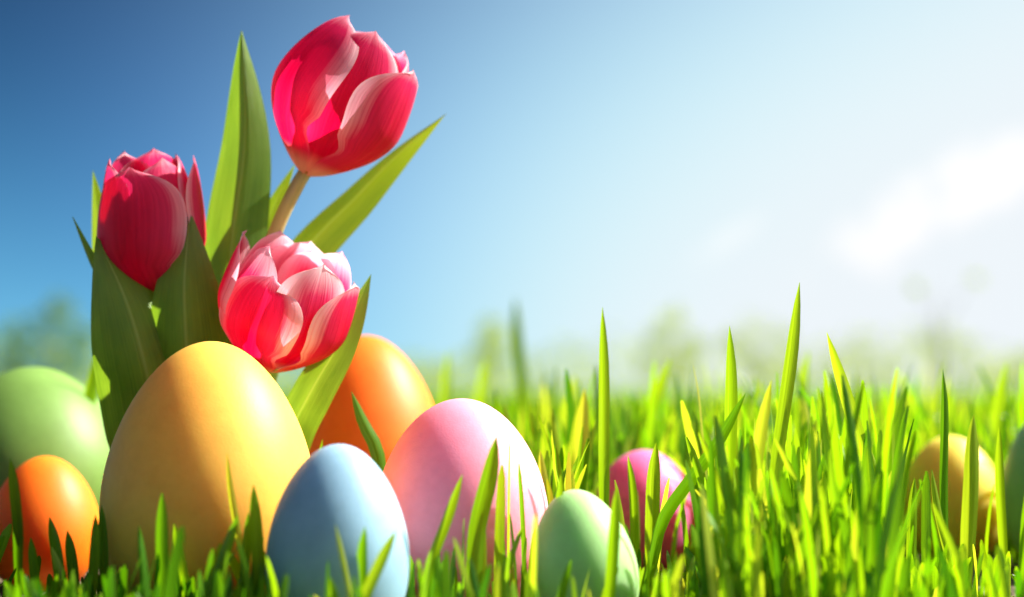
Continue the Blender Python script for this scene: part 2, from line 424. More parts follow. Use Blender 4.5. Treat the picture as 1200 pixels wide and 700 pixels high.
# ------------------------------------------------------------------ ground
def ground_material():
    m, nt, N, L, out = new_mat('soil_and_turf')
    b = N.new('ShaderNodeBsdfPrincipled')
    g = N.new('ShaderNodeNewGeometry')
    ln = N.new('ShaderNodeVectorMath'); ln.operation = 'LENGTH'; L.new(g.outputs['Position'], ln.inputs[0])
    mr = N.new('ShaderNodeMapRange'); mr.inputs['From Min'].default_value = 1.5; mr.inputs['From Max'].default_value = 6.0
    L.new(ln.outputs['Value'], mr.inputs['Value'])
    n1 = N.new('ShaderNodeTexNoise'); n1.inputs['Scale'].default_value = 120.0; n1.inputs['Detail'].default_value = 6.0
    n2 = N.new('ShaderNodeTexNoise'); n2.inputs['Scale'].default_value = 1.5; n2.inputs['Detail'].default_value = 6.0
    L.new(g.outputs['Position'], n1.inputs['Vector']); L.new(g.outputs['Position'], n2.inputs['Vector'])
    soil = ramp(N, [(0.3, (0.07, 0.05, 0.028, 1)), (0.7, (0.22, 0.16, 0.09, 1))])
    turf = ramp(N, [(0.3, (0.06, 0.12, 0.02, 1)), (0.7, (0.13, 0.21, 0.04, 1))])
    L.new(n1.outputs['Fac'], soil.inputs['Fac']); L.new(n2.outputs['Fac'], turf.inputs['Fac'])
    mx = N.new('ShaderNodeMix'); mx.data_type = 'RGBA'
    L.new(mr.outputs['Result'], mx.inputs['Factor']); L.new(soil.outputs['Color'], mx.inputs[6]); L.new(turf.outputs['Color'], mx.inputs[7])
    L.new(mx.outputs[2], b.inputs['Base Color'])
    b.inputs['Roughness'].default_value = 0.95
    bp = N.new('ShaderNodeBump'); bp.inputs['Distance'].default_value = 0.004
    L.new(n1.outputs['Fac'], bp.inputs['Height']); L.new(bp.outputs['Normal'], b.inputs['Normal'])
    L.new(b.outputs['BSDF'], out.inputs['Surface'])
    return m


gs = [-1500, -300, -60, -12, -3, -1, -0.5, 0, 0.5, 1, 3, 12, 60, 300, 1500]
gv = [(x, y, 0.0) for y in gs for x in gs]
n_ = len(gs)
gf = [(j * n_ + i, j * n_ + i + 1, (j + 1) * n_ + i + 1, (j + 1) * n_ + i) for j in range(n_ - 1) for i in range(n_ - 1)]
tag(mesh_obj('ground', gv, gf, ground_material()), 'dark soil under the grass reaching to the horizon', kind='structure')


# ------------------------------------------------------------------ far trees
def tree_leaf_mat(name, a, b_):
    m, nt, N, L, out = new_mat(name)
    oi = N.new('ShaderNodeNewGeometry')
    ns = N.new('ShaderNodeTexNoise'); ns.inputs['Scale'].default_value = 1.2
    L.new(oi.outputs['Position'], ns.inputs['Vector'])
    r = ramp(N, [(0.35, a), (0.65, b_)])
    L.new(ns.outputs['Fac'], r.inputs['Fac'])
    thin_mix(N, L, out, r.outputs['Color'], (1.5, 1.5, 0.7, 1), 0.6, 0.5)
    return m


def bark_mat():
    m, nt, N, L, out = new_mat('bark')
    b = N.new('ShaderNodeBsdfPrincipled')
    tc = N.new('ShaderNodeTexCoord'); ns = N.new('ShaderNodeTexNoise'); ns.inputs['Scale'].default_value = 6.0; ns.inputs['Detail'].default_value = 6.0
    L.new(tc.outputs['Object'], ns.inputs['Vector'])
    r = ramp(N, [(0.3, (0.10, 0.075, 0.05, 1)), (0.7, (0.22, 0.17, 0.12, 1))]); L.new(ns.outputs['Fac'], r.inputs['Fac'])
    L.new(r.outputs['Color'], b.inputs['Base Color']); b.inputs['Roughness'].default_value = 0.9
    L.new(b.outputs['BSDF'], out.inputs['Surface'])
    return m


M['bark'] = bark_mat()
M['tree_blue'] = tree_leaf_mat('foliage_bluish', (0.13, 0.24, 0.10, 1), (0.20, 0.32, 0.14, 1))
M['tree_green'] = tree_leaf_mat('foliage_spring', (0.34, 0.42, 0.04, 1), (0.48, 0.54, 0.07, 1))


def tube(points, radii, sides=8):
    pts = [Vector(p) for p in points]
    verts, faces = [], []
    ref = Vector((0.3, -1, 0.1)).normalized()
    for i, p in enumerate(pts):
        t = (pts[min(i + 1, len(pts) - 1)] - pts[max(i - 1, 0)]).normalized()
        a = t.cross(ref).normalized(); b = t.cross(a).normalized()
        for k in range(sides):
            w = 2 * math.pi * k / sides
            verts.append(p + (a * math.cos(w) + b * math.sin(w)) * radii[i])
    for i in range(len(pts) - 1):
        for k in range(sides):
            k2 = (k + 1) % sides
            faces.append((i * sides + k, i * sides + k2, (i + 1) * sides + k2, (i + 1) * sides + k))
    n = len(verts)
    verts.append(pts[-1]); 
    for k in range(sides):
        faces.append(((len(pts) - 1) * sides + k, (len(pts) - 1) * sides + (k + 1) % sides, n))
    return verts, faces


def far_tree(px, d, clumps, mat, label, leaf=0.16, group='trees far beyond the lawn', per=150):
    """clumps: (dx_px, y_px, radius_px) in photograph pixels at distance d; trunk stands at column px"""
    base = ground_at(px, d)
    s = d / F
    root = link(bpy.data.objects.new('tree', None)); root.location = base
    tag(root, label, 'tree', group)
    rnd = random.Random(int(px * 13 + d))
    tops = [((c[0]) * s, (HORIZON - c[1]) * s + HC, c[2] * s) for c in clumps]
    H = max(t[1] for t in tops)
    tv, tf = [], []

    def add(pts, rad, sides=8):
        v, f = tube(pts, rad, sides)
        o = len(tv); tv.extend(v); tf.extend([tuple(i + o for i in q) for q in f])
    tr = 0.010 * H + 0.012
    add([(0, 0, -0.1), (0.02 * H, 0, 0.3 * H), (-0.01 * H, 0.02 * H, 0.6 * H), (0, 0, 0.92 * H)], [tr * 1.3, tr, tr * 0.7, tr * 0.2])
    lv, lf = [], []
    for (x, z, r) in tops:
        y0 = rnd.uniform(-0.6, 0.6) * r
        z0 = max(0.15 * H, z * 0.55)
        add([(0, 0, z0 * 0.8), (x * 0.5, y0 * 0.4, (z0 + z) * 0.5), (x, y0, z)], [tr * 0.5, tr * 0.35, tr * 0.08], 6)
        for k in range(per):
            # leaves gather in the outer shell, with gaps
            v = Vector((rnd.gauss(0, 1), rnd.gauss(0, 1), rnd.gauss(0, 0.85))).normalized()
            q = Vector((x, y0, z)) + v * r * (rnd.random() ** 0.45) * (0.75 + 0.5 * mnoise.noise(v * 2.3 + Vector((px, d, z))))
            a = Vector((rnd.gauss(0, 1), rnd.gauss(0, 1), rnd.gauss(0, 1))).normalized()
            b = a.orthogonal().normalized()
            l = leaf * rnd.uniform(0.6, 1.3)
            n = len(lv)
            lv.extend([q - a * l * 0.5, q + b * l * 0.28, q + a * l * 0.5, q - b * l * 0.28 + a.cross(b) * l * 0.1])
            lf.append((n, n + 1, n + 2, n + 3))
    mesh_obj('trunk', tv, tf, M['bark'], root)
    mesh_obj('crown', lv, lf, mat, root, smooth=False)
    return root


far_tree(58, 60, [(0, 385, 42), (-40, 395, 34), (38, 392, 30), (-10, 425, 44), (30, 428, 36), (-45, 430, 30), (10, 362, 22)], M['tree_blue'],
         'dark round tree out of focus beyond the big green egg', leaf=0.30)
far_tree(-40, 66, [(0, 400, 38), (20, 418, 40), (-36, 410, 36), (-20, 432, 36)], M['tree_blue'], 'low dark tree out of focus next to the round tree', leaf=0.30)
far_tree(575, 70, [(0, 385, 20), (-6, 410, 24), (12, 400, 16), (2, 432, 22)], M['tree_green'], 'narrow pale green tree out of focus behind the pink egg', leaf=0.26, per=150)
far_tree(480, 74, [(0, 438, 24), (-30, 440, 20), (34, 436, 22)], M['tree_green'], 'low pale bush-like tree out of focus behind the orange egg', leaf=0.26, per=130)
far_tree(790, 68, [(0, 375, 22), (-18, 398, 24), (24, 402, 20), (6, 425, 30), (-30, 432, 26)], M['tree_green'], 'pale tree out of focus behind the rose speckled egg', leaf=0.26, per=130)
far_tree(885, 72, [(0, 388, 28), (-34, 400, 20), (30, 396, 22), (-8, 422, 34), (36, 428, 26)], M['tree_green'], 'wide pale tree out of focus behind the tallest grass', leaf=0.26, per=130)
far_tree(1100, 62, [(-26, 338, 10), (46, 326, 10), (4, 392, 26), (-18, 402, 18), (34, 400, 14), (-4, 430, 30), (40, 434, 24)], M['tree_green'],
         'sparse tree out of focus with two stray upper sprigs behind the golden egg', leaf=0.20, per=70)
far_tree(1010, 76, [(0, 415, 22), (-28, 428, 24), (26, 430, 22)], M['tree_green'], 'small pale tree out of focus between two wider trees', leaf=0.26, per=110)
far_tree(1215, 70, [(0, 420, 24), (-40, 432, 24), (-8, 438, 28)], M['tree_green'], 'small pale tree out of focus behind the cropped green egg', leaf=0.26, per=110)
# continuous far wood
hv, hf = [], []
hr = random.Random(5)
for k in range(8000):
    ang = R(hr.uniform(-38, 38))
    d = hr.uniform(90, 120)
    top = 3.0 + 1.6 * mnoise.noise(Vector((ang * 14, 0.3, 1.7))) + 1.1 * mnoise.noise(Vector((ang * 45, 2.3, 0.2)))
    q = Vector((math.sin(ang) * d, math.cos(ang) * d, hr.uniform(0, 1) ** 1.4 * top))
    a = Vector((hr.gauss(0, 1), hr.gauss(0, 1), hr.gauss(0, 1))).normalized(); b = a.orthogonal().normalized()
    l = hr.uniform(0.3, 0.7)
    n = len(hv)
    hv.extend([q - a * l * 0.5, q + b * l * 0.3, q + a * l * 0.5, q - b * l * 0.3]); hf.append((n, n + 1, n + 2, n + 3))
tag(mesh_obj('far_hedgerow', hv, hf, M['tree_green'], smooth=False), 'blurred pale green hedgerow along the far edge of the lawn', 'hedgerow', kind='stuff')


# ------------------------------------------------------------------ eggs
EGGS = []
EGG_NAMES = ['large yellow egg', 'blue egg', 'pale pink egg', 'large orange egg', 'large green egg', 'small orange egg', 'small pale green egg', 'rose egg', 'golden egg', 'cropped green egg']


def egg(cx, top, wpx, d, aspect, mat, label, skew=0.16, lean=0.0, pitch=0.0, group=None):
    """cx, top: column of the egg and row of its tip in the photograph; wpx its width; standing on the soil at distance d"""
    s = d / F
    w = wpx * s
    topz = P(cx, top, d).z
    h = topz + 0.002 if aspect is None else w * aspect
    rings, segs = 40, 56
    verts, faces, = [], []
    for i in range(1, rings):
        a = math.pi * i / rings
        y = -math.cos(a)
        r = 0.5 * w * math.sin(a) * (1.0 - skew * y) / (1.0 + 0.36 * skew * skew)
        for k in range(segs):
            t = 2 * math.pi * k / segs
            verts.append((r * math.cos(t), r * math.sin(t), 0.5 * h * y))
    b0 = len(verts); verts.append((0, 0, -0.5 * h)); verts.append((0, 0, 0.5 * h))
    for i in range(rings - 2):
        for k in range(segs):
            k2 = (k + 1) % segs
            faces.append((i * segs + k, i * segs + k2, (i + 1) * segs + k2, (i + 1) * segs + k))
    for k in range(segs):
        k2 = (k + 1) % segs
        faces.append((k2, k, b0)); faces.append(((rings - 2) * segs + k, (rings - 2) * segs + k2, b0 + 1))
    o = mesh_obj('easter_egg', verts, faces, mat)
    o.rotation_euler = (R(pitch), R(lean), 0)
    rot = o.rotation_euler.to_matrix()
    zs = [(rot @ Vector(v)).z for v in verts]
    g = ground_at(cx, d)
    o.location = (g.x, g.y, topz - max(zs))
    print('EGG', label, 'w cm %.1f h cm %.1f bottom z cm %.2f' % (w * 100, h * 100, (topz - max(zs) + min(zs)) * 100))
    tag(o, label, 'egg', group)
    EGGS.append((g.x, g.y, w * 0.5, topz))
    return o


egg(248, 400, 246, 0.430, None, M['yellow'], 'largest egg, plain yellow, standing in front of the tulips', skew=0.17)
egg(398, 520, 166, 0.392, None, M['blue'], 'powder blue egg standing between the large yellow and the pink egg', skew=0.15)
egg(541, 467, 204, 0.442, None, M['pink'], 'pale pink egg standing between the blue and the small green egg', skew=0.12)
egg(428, 393, 190, 0.560, None, M['orange'], 'large orange egg behind the tulip leaf and the pink egg', skew=0.16)
egg(40, 430, 226, 0.568, None, M['green'], 'large green egg behind the small orange egg', skew=0.16)
egg(56, 534, 128, 0.505, None, M['orange'], 'small orange egg standing in front of the large green egg', skew=0.16)
egg(683, 573, 124, 0.405, None, M['pale_green'], 'small pale green egg leaning in the grass beside the pink egg', skew=0.14, lean=-9)
egg(752, 527, 123, 0.555, None, M['rose'], 'deep rose speckled egg half hidden by grass blades', skew=0.10, lean=4)
egg(1112, 510, 119, 0.580, None, M['gold'], 'golden yellow egg standing deep in the tall grass', skew=0.14)
egg(1249, 466, 152, 0.545, None, M['pale_green'], 'green egg beside the golden egg, mostly hidden', skew=0.14)


# ------------------------------------------------------------------ blades and leaves
def ribbon(spine, width, roll0=0.0, roll1=0.0, fold=0.25, nu=2, prof=None, face=None, cup=0.0, wave=0.0, seed=0):
    """leaf surface along a spine; width in metres; roll in degrees turns the face about the spine"""
    sp = np.asarray(spine, dtype=float)
    n = len(sp) - 1
    verts, uvs, faces = [], [], []
    for i in range(n + 1):
        t = i / n
        tan = Vector(sp[min(i + 1, n)] - sp[max(i - 1, 0)]).normalized()
        f = Vector(face if face is not None else (0, -1, 0.15))
        f = (f - tan * f.dot(tan)).normalized()
        f = Matrix.Rotation(R(roll0 + (roll1 - roll0) * t), 3, tan) @ f
        side = tan.cross(f).normalized()
        w = width * 0.5 * prof(t)
        for j in range(-nu, nu + 1):
            u = j / nu
            off = f * (-fold * abs(u) * w - cup * u * u * w)
            wv = wave * width * math.sin(t * 9.0 + seed + (2.1 if u > 0 else 0)) * abs(u) ** 2
            verts.append(Vector(sp[i]) + side * (u * w) + off + f * wv)
            uvs.append((0.5 + 0.5 * u, t))
    m = 2 * nu + 1
    for i in range(n):
        for j in range(m - 1):
            faces.append((i * m + j, i * m + j + 1, (i + 1) * m + j + 1, (i + 1) * m + j))
    return verts, faces, uvs


def blade_prof(t):                           # grass: near constant, long pointed tip
    return max(0.03, (0.62 + 0.38 * min(1, t / 0.45)) * (1 - max(0, (t - 0.62) / 0.38) ** 3.6))


def add_tint(me, val):
    a = me.attributes.new('tint', 'FLOAT', 'POINT')
    a.data.foreach_set('value', np.full(len(me.vertices), val, dtype=np.float32))


def hero_blade(pts, width_px, d, label, tint=0.6, roll=0.0, roll1=None, fold=0.35, group=None, d1=None):
    """pts: photograph pixels from tip downward; the root goes on to the soil"""
    d1 = d if d1 is None else d1
    w = []
    for i, (x, y) in enumerate(pts):
        w.append(P(x, y, d1 + (d - d1) * i / max(1, len(pts) - 1)))
    last = w[-1]
    if last.z > 0.003:
        prev = w[-2]
        dirn = (last - prev); k = last.z / max(1e-4, -dirn.z) if dirn.z < 0 else 1
        foot = Vector((last.x + dirn.x * min(k, 1.2) * 0.6, last.y, -0.002))
        w.append(Vector((last.x * 0.6 + foot.x * 0.4, last.y, last.z * 0.5)))
        w.append(foot)
    w = w[::-1]
    sp = spline(w, 16)
    v, f, uv = ribbon(sp, width_px * d / F, roll, roll if roll1 is None else roll1, fold, 2, blade_prof)
    base = Vector(sp[0])
    o = mesh_obj('grass_blade', [q - base for q in v], f, M['grass'], uvs=uv, loc=base)
    add_tint(o.data, tint)
    tag(o, label, 'grass blade', group)
    return o


def tulip_leaf_prof(t):
    return max(0.01, (0.55 + 0.45 * min(1, t / 0.45)) * (1 - max(0, (t - 0.45) / 0.55) ** 2.8) if t < 1 else 0.01)


def tulip_leaf(root, pts, width_px, mat, roll0=0, roll1=0, fold=0.3, cup=0.15, wave=0.03, seed=0, foot=None, prof=tulip_leaf_prof):
    """pts from the foot upward: (x, y, d) in photograph pixels and metres; foot joins the stem near the soil"""
    w = [PT(*p) for p in pts]
    if foot is not None:
        w = [Vector(foot)] + w
    sp = spline(w, 34)
    dmean = pts[-1][2]
    v, f, uv = ribbon(sp, width_px * dmean / F, roll0, roll1, fold, 5, prof, cup=cup, wave=wave, seed=seed)
    return mesh_obj('leaf', [q - root.location for q in v], f, mat, root, uv)


# ------------------------------------------------------------------ tulips
def petal(root, frame, az, mat, length, rmax, halfw, open_=0.0, z0=0.0, tip_in=0.55, tipr=None, curl=0.0, seed=0, sharp=1.4, belly=0.42, flip=0.0):
    """petal wrapped round the flower axis.
    az degrees round the axis (-90 faces the viewer), rmax greatest radius, halfw greatest half angle in degrees,
    open_ leans the upper part out (+), tip_in fraction of rmax that the tip keeps"""
    nt, nu = 26, 8
    verts, uvs, faces = [], [], []
    rd = random.Random(seed)
    ph = rd.uniform(0, 6)
    for i in range(nt + 1):
        t = i / nt
        # radius profile of the cup
        if t < belly:
            q = t / belly
            r = rmax * (0.10 + 0.90 * math.sin(q * math.pi / 2) ** 0.85)
        else:
            q = (t - belly) / (1 - belly)
            r = rmax * (1 - (1 - tip_in) * (q ** 1.7))
        r += open_ * rmax * max(0, t - 0.25) ** 1.6
        z = z0 + length * (t ** 1.18 * 0.35 + (1 - (1 - t) ** 1.25) * 0.65) - flip * length * 0.10 * max(0, t - 0.8) ** 2 * 25
        # width: rounds from claw to a blunt point
        wshape = math.sin(min(1, t / 0.58) * math.pi / 2) ** 0.75 if t < 0.58 else max(0.0, 1 - ((t - 0.58) / 0.42) ** (1.75 * sharp)) ** 0.85
        wshape = max(0.02, wshape * (0.25 + 0.75 * min(1, t / 0.35)) if t < 0.35 else wshape)
        wshape = max(wshape, min(1.0, r / rmax) * min(1.0, max(0.0, 1 - (t - 0.12) / 0.45)))
        arc = math.radians(halfw) * wshape * rmax            # half width in metres
        for j in range(-nu, nu + 1):
            u = j / nu
            lat = arc * u
            # local cupping about the axis with radius a bit larger than r, so edges stay graceful
            rc = max(r, 0.62 * rmax * min(1.0, t / 0.45))
            a = lat / rc
            x = r - rc * (1 - math.cos(a)) + curl * rmax * (u ** 2) * (t ** 1.5)
            y = rc * math.sin(a)
            rip = 0.018 * rmax * math.sin(6 * t + ph + 2.4 * u) * (abs(u) ** 1.5) * min(1, t * 2)
            ridge = 0.030 * rmax * math.exp(-(u / 0.10) ** 2) * (1 - t * 0.6) * min(1, t * 3)
            x += rip - ridge
            ca, sa = math.cos(math.radians(az)), math.sin(math.radians(az))
            tipsag = -0.05 * length * abs(u) ** 2 * (t ** 3) * 0.6
            verts.append(frame @ Vector((x * ca - y * sa, x * sa + y * ca, z + tipsag)))
            uvs.append((0.5 + 0.5 * u, t))
    m = 2 * nu + 1
    for i in range(nt):
        for j in range(m - 1):
            faces.append((i * m + j, i * m + j + 1, (i + 1) * m + j + 1, (i + 1) * m + j))
    return mesh_obj('petal', [v - root.location for v in verts], faces, mat, root, uvs)


def flower_frame(base, tip_dir, spin=0.0):
    z = Vector(tip_dir).normalized()
    x = Vector((1, 0, 0)); x = (x - z * x.dot(z)).normalized()
    y = z.cross(x)
    m = Matrix((x, y, z)).transposed().to_4x4()
    return Matrix.Translation(base) @ m @ Matrix.Rotation(math.radians(spin), 4, 'Z')


def tulip(label, foot, stem_pts, stem_px, d):
    root = link(bpy.data.objects.new('tulip', None)); root.location = foot
    tag(root, label, 'tulip', None)
    w = [Vector(foot) - Vector((0, 0, 0.004))] + stem_pts
    sp = spline(w, 30)
    r = stem_px * 0.5 * d / F
    v, f = tube(sp, [r * (1.15 - 0.25 * i / 30) for i in range(31)], 12)
    uv = [((k % 12) / 12.0, k / len(v)) for k in range(len(v))]
    mesh_obj('stem', [q - root.location for q in v], f, M['stem'], root, uv)
    return root


BED = 0.000                                  # the tulips stand this much farther back
def PT(px, py, d): return P(px, py, d + BED)
def bed_at(px, d): return ground_at(px, d + BED)


# -- the tall upright tulip
dA = 0.478
sA = dA / F
footA = bed_at(262, 0.490)
baseA = PT(358, 204, dA)
tA = tulip('tallest tulip, crimson with pale rims, rising highest above the eggs', footA,
           [PT(276, 430, 0.487), PT(302, 330, 0.483), PT(326, 264, 0.480), PT(347, 220, dA), PT(360, 198, dA)], 18, dA)
axA = (PT(424, 62, dA - 0.004) - baseA)
frA = flower_frame(baseA, axA)
LA, RA = 188 * sA, 77 * sA
for az, hw, op, ln, ti, z0, sh in [(90, 66, 0.0, 0.95, 0.55, 0.0, 1.4), (30, 60, 0.02, 0.92, 0.66, 0.01, 1.4), (150, 60, 0.0, 0.95, 0.55, 0.01, 1.4)]:
    petal(tA, frA, az, M['petal_a'], LA * ln, RA * 0.92, hw, op, z0=0.002, tip_in=ti, seed=int(az), sharp=sh, belly=0.5)
petal(tA, frA, -78, M['petal_a'], LA * 0.96, RA * 0.93, 48, 0.0, z0=0.001, tip_in=0.66, seed=3, belly=0.5)
petal(tA, frA, -138, M['petal_a'], LA * 1.0, RA * 1.04, 50, 0.0, tip_in=0.46, seed=4, belly=0.48, curl=0.03)
petal(tA, frA, -26, M['petal_a'], LA * 0.87, RA * 1.05, 50, 0.06, tip_in=0.86, seed=5, belly=0.5, curl=0.02)
tulip_leaf(tA, [(262, 480, 0.492), (270, 300, 0.490), (287, 165, 0.488), (283, 36, 0.482)], 80, M['leaf'], -12, 10, 0.45, 0.1, 0.03, 1, foot=footA)
tulip_leaf(tA, [(300, 420, 0.495), (345, 310, 0.497), (420, 228, 0.497), (470, 178, 0.495), (523, 133, 0.49)], 56, M['leaf_bright'], 10, -18, 0.55, 0.05, 0.02, 2, foot=footA)
tulip_leaf(tA, [(285, 420, 0.497), (300, 300, 0.498), (322, 240, 0.496), (346, 192, 0.494)], 46, M['leaf_bright'], -15, 0, 0.3, 0.1, 0.02, 3, foot=footA)

# -- the left tulip
dB = 0.480
sB = dB / F
footB = bed_at(222, 0.486)
baseB = PT(184, 352, dB)
tB = tulip('closed crimson tulip wrapped by three dark leaves', footB, [PT(205, 470, 0.484), PT(192, 400, 0.482), PT(184, 350, dB)], 17, dB)
axB = PT(172, 190, dB - 0.006) - baseB
frB = flower_frame(baseB, axB)
LB, RB = 170 * sB, 60 * sB
petal(tB, frB, 88, M['petal_b'], LB * 1.0, RB * 0.9, 66, 0.0, z0=0.002, tip_in=0.6, seed=11)
petal(tB, frB, 150, M['petal_b'], LB * 1.01, RB * 0.92, 60, 0.0, z0=0.001, tip_in=0.62, seed=12)
petal(tB, frB, 28, M['petal_b'], LB * 0.98, RB * 0.92, 55, 0.03, z0=0.001, tip_in=0.6, seed=13)
petal(tB, frB, -160, M['petal_b'], LB * 0.99, RB * 0.98, 60, 0.0, tip_in=0.70, seed=14)
petal(tB, frB, -40, M['petal_b'], LB * 0.98, RB * 0.90, 58, 0.0, tip_in=0.55, seed=15)
petal(tB, frB, -102, M['petal_b'], LB * 0.93, RB * 1.04, 66, 0.0, tip_in=0.70, seed=16)
petal(tB, frB, 5, M['petal_b'], LB * 0.98, RB * 1.02, 38, 0.16, tip_in=0.78, seed=17)
tulip_leaf(tB, [(165, 480, 0.490), (138, 400, 0.490), (120, 300, 0.490), (109, 200, 0.488)], 52, M['leaf_bright'], 15, -20, 0.4, 0.1, 0.02, 4, foot=footB)
tulip_leaf(tB, [(172, 450, 0.478), (146, 370, 0.474), (112, 315, 0.472), (85, 254, 0.472)], 26, M['leaf'], -25, -30, 0.5, 0.0, 0.02, 5, foot=footB)
tulip_leaf(tB, [(184, 500, 0.470), (168, 420, 0.464), (145, 345, 0.463), (113, 277, 0.466)], 116, M['leaf'], 16, 20, 0.3, 0.25, 0.03, 6, foot=footB)
tulip_leaf(tB, [(222, 460, 0.468), (218, 400, 0.464), (216, 330, 0.463), (223, 249, 0.468)], 106, M['leaf'], -10, 6, 0.35, 0.2, 0.02, 7, foot=footB)

# -- the open front tulip
dC = 0.470
sC = dC / F
footC = bed_at(290, 0.483)
baseC = PT(310, 434, dC)
tC = tulip('open red tulip with broad white rims leaning over the yellow egg', footC, [PT(296, 520, 0.480), PT(300, 465, 0.475), PT(308, 436, dC), PT(311, 431, dC)], 16, dC)
axC = PT(354, 303, dC - 0.008) - baseC
frC = flower_frame(baseC, axC)
LC, RC = 152 * sC, 74 * sC
for az, hw, op, ln, ti, rr in [(90, 52, 0.04, 1.0, 0.62, 0.88), (40, 46, 0.06, 1.02, 0.70, 0.94), (140, 48, 0.05, 1.02, 0.66, 0.92), (75, 44, 0.0, 0.97, 0.55, 0.68)]:
    petal(tC, frC, az, M['petal_c_inner'], LC * ln, RC * rr, hw, op, z0=0.001, tip_in=ti, seed=int(az) + 100, belly=0.48)
petal(tC, frC, -56, M['petal_c_inner'], LC * 0.99, RC * 0.92, 43, 0.0, z0=0.001, tip_in=0.74, seed=22, belly=0.48, curl=0.03)
petal(tC, frC, -146, M['petal_c_inner'], LC * 0.96, RC * 0.88, 43, 0.0, z0=0.001, tip_in=0.68, seed=23, belly=0.48)
petal(tC, frC, 182, M['petal_c'], LC * 1.0, RC * 1.06, 42, 0.08, tip_in=0.84, seed=24, belly=0.5, curl=0.04)
petal(tC, frC, -110, M['petal_c'], LC * 0.82, RC * 1.03, 43, 0.0, tip_in=0.76, seed=25, belly=0.5, curl=0.02)
petal(tC, frC, -20, M['petal_c'], LC * 0.93, RC * 1.06, 42, 0.06, tip_in=0.86, seed=26, belly=0.5, curl=0.03)
tulip_leaf(tC, [(335, 525, 0.474), (362, 463, 0.468), (402, 394, 0.464), (435, 321, 0.466)], 52, M['leaf'], 12, -12, 0.4, 0.1, 0.02, 8, foot=footC)


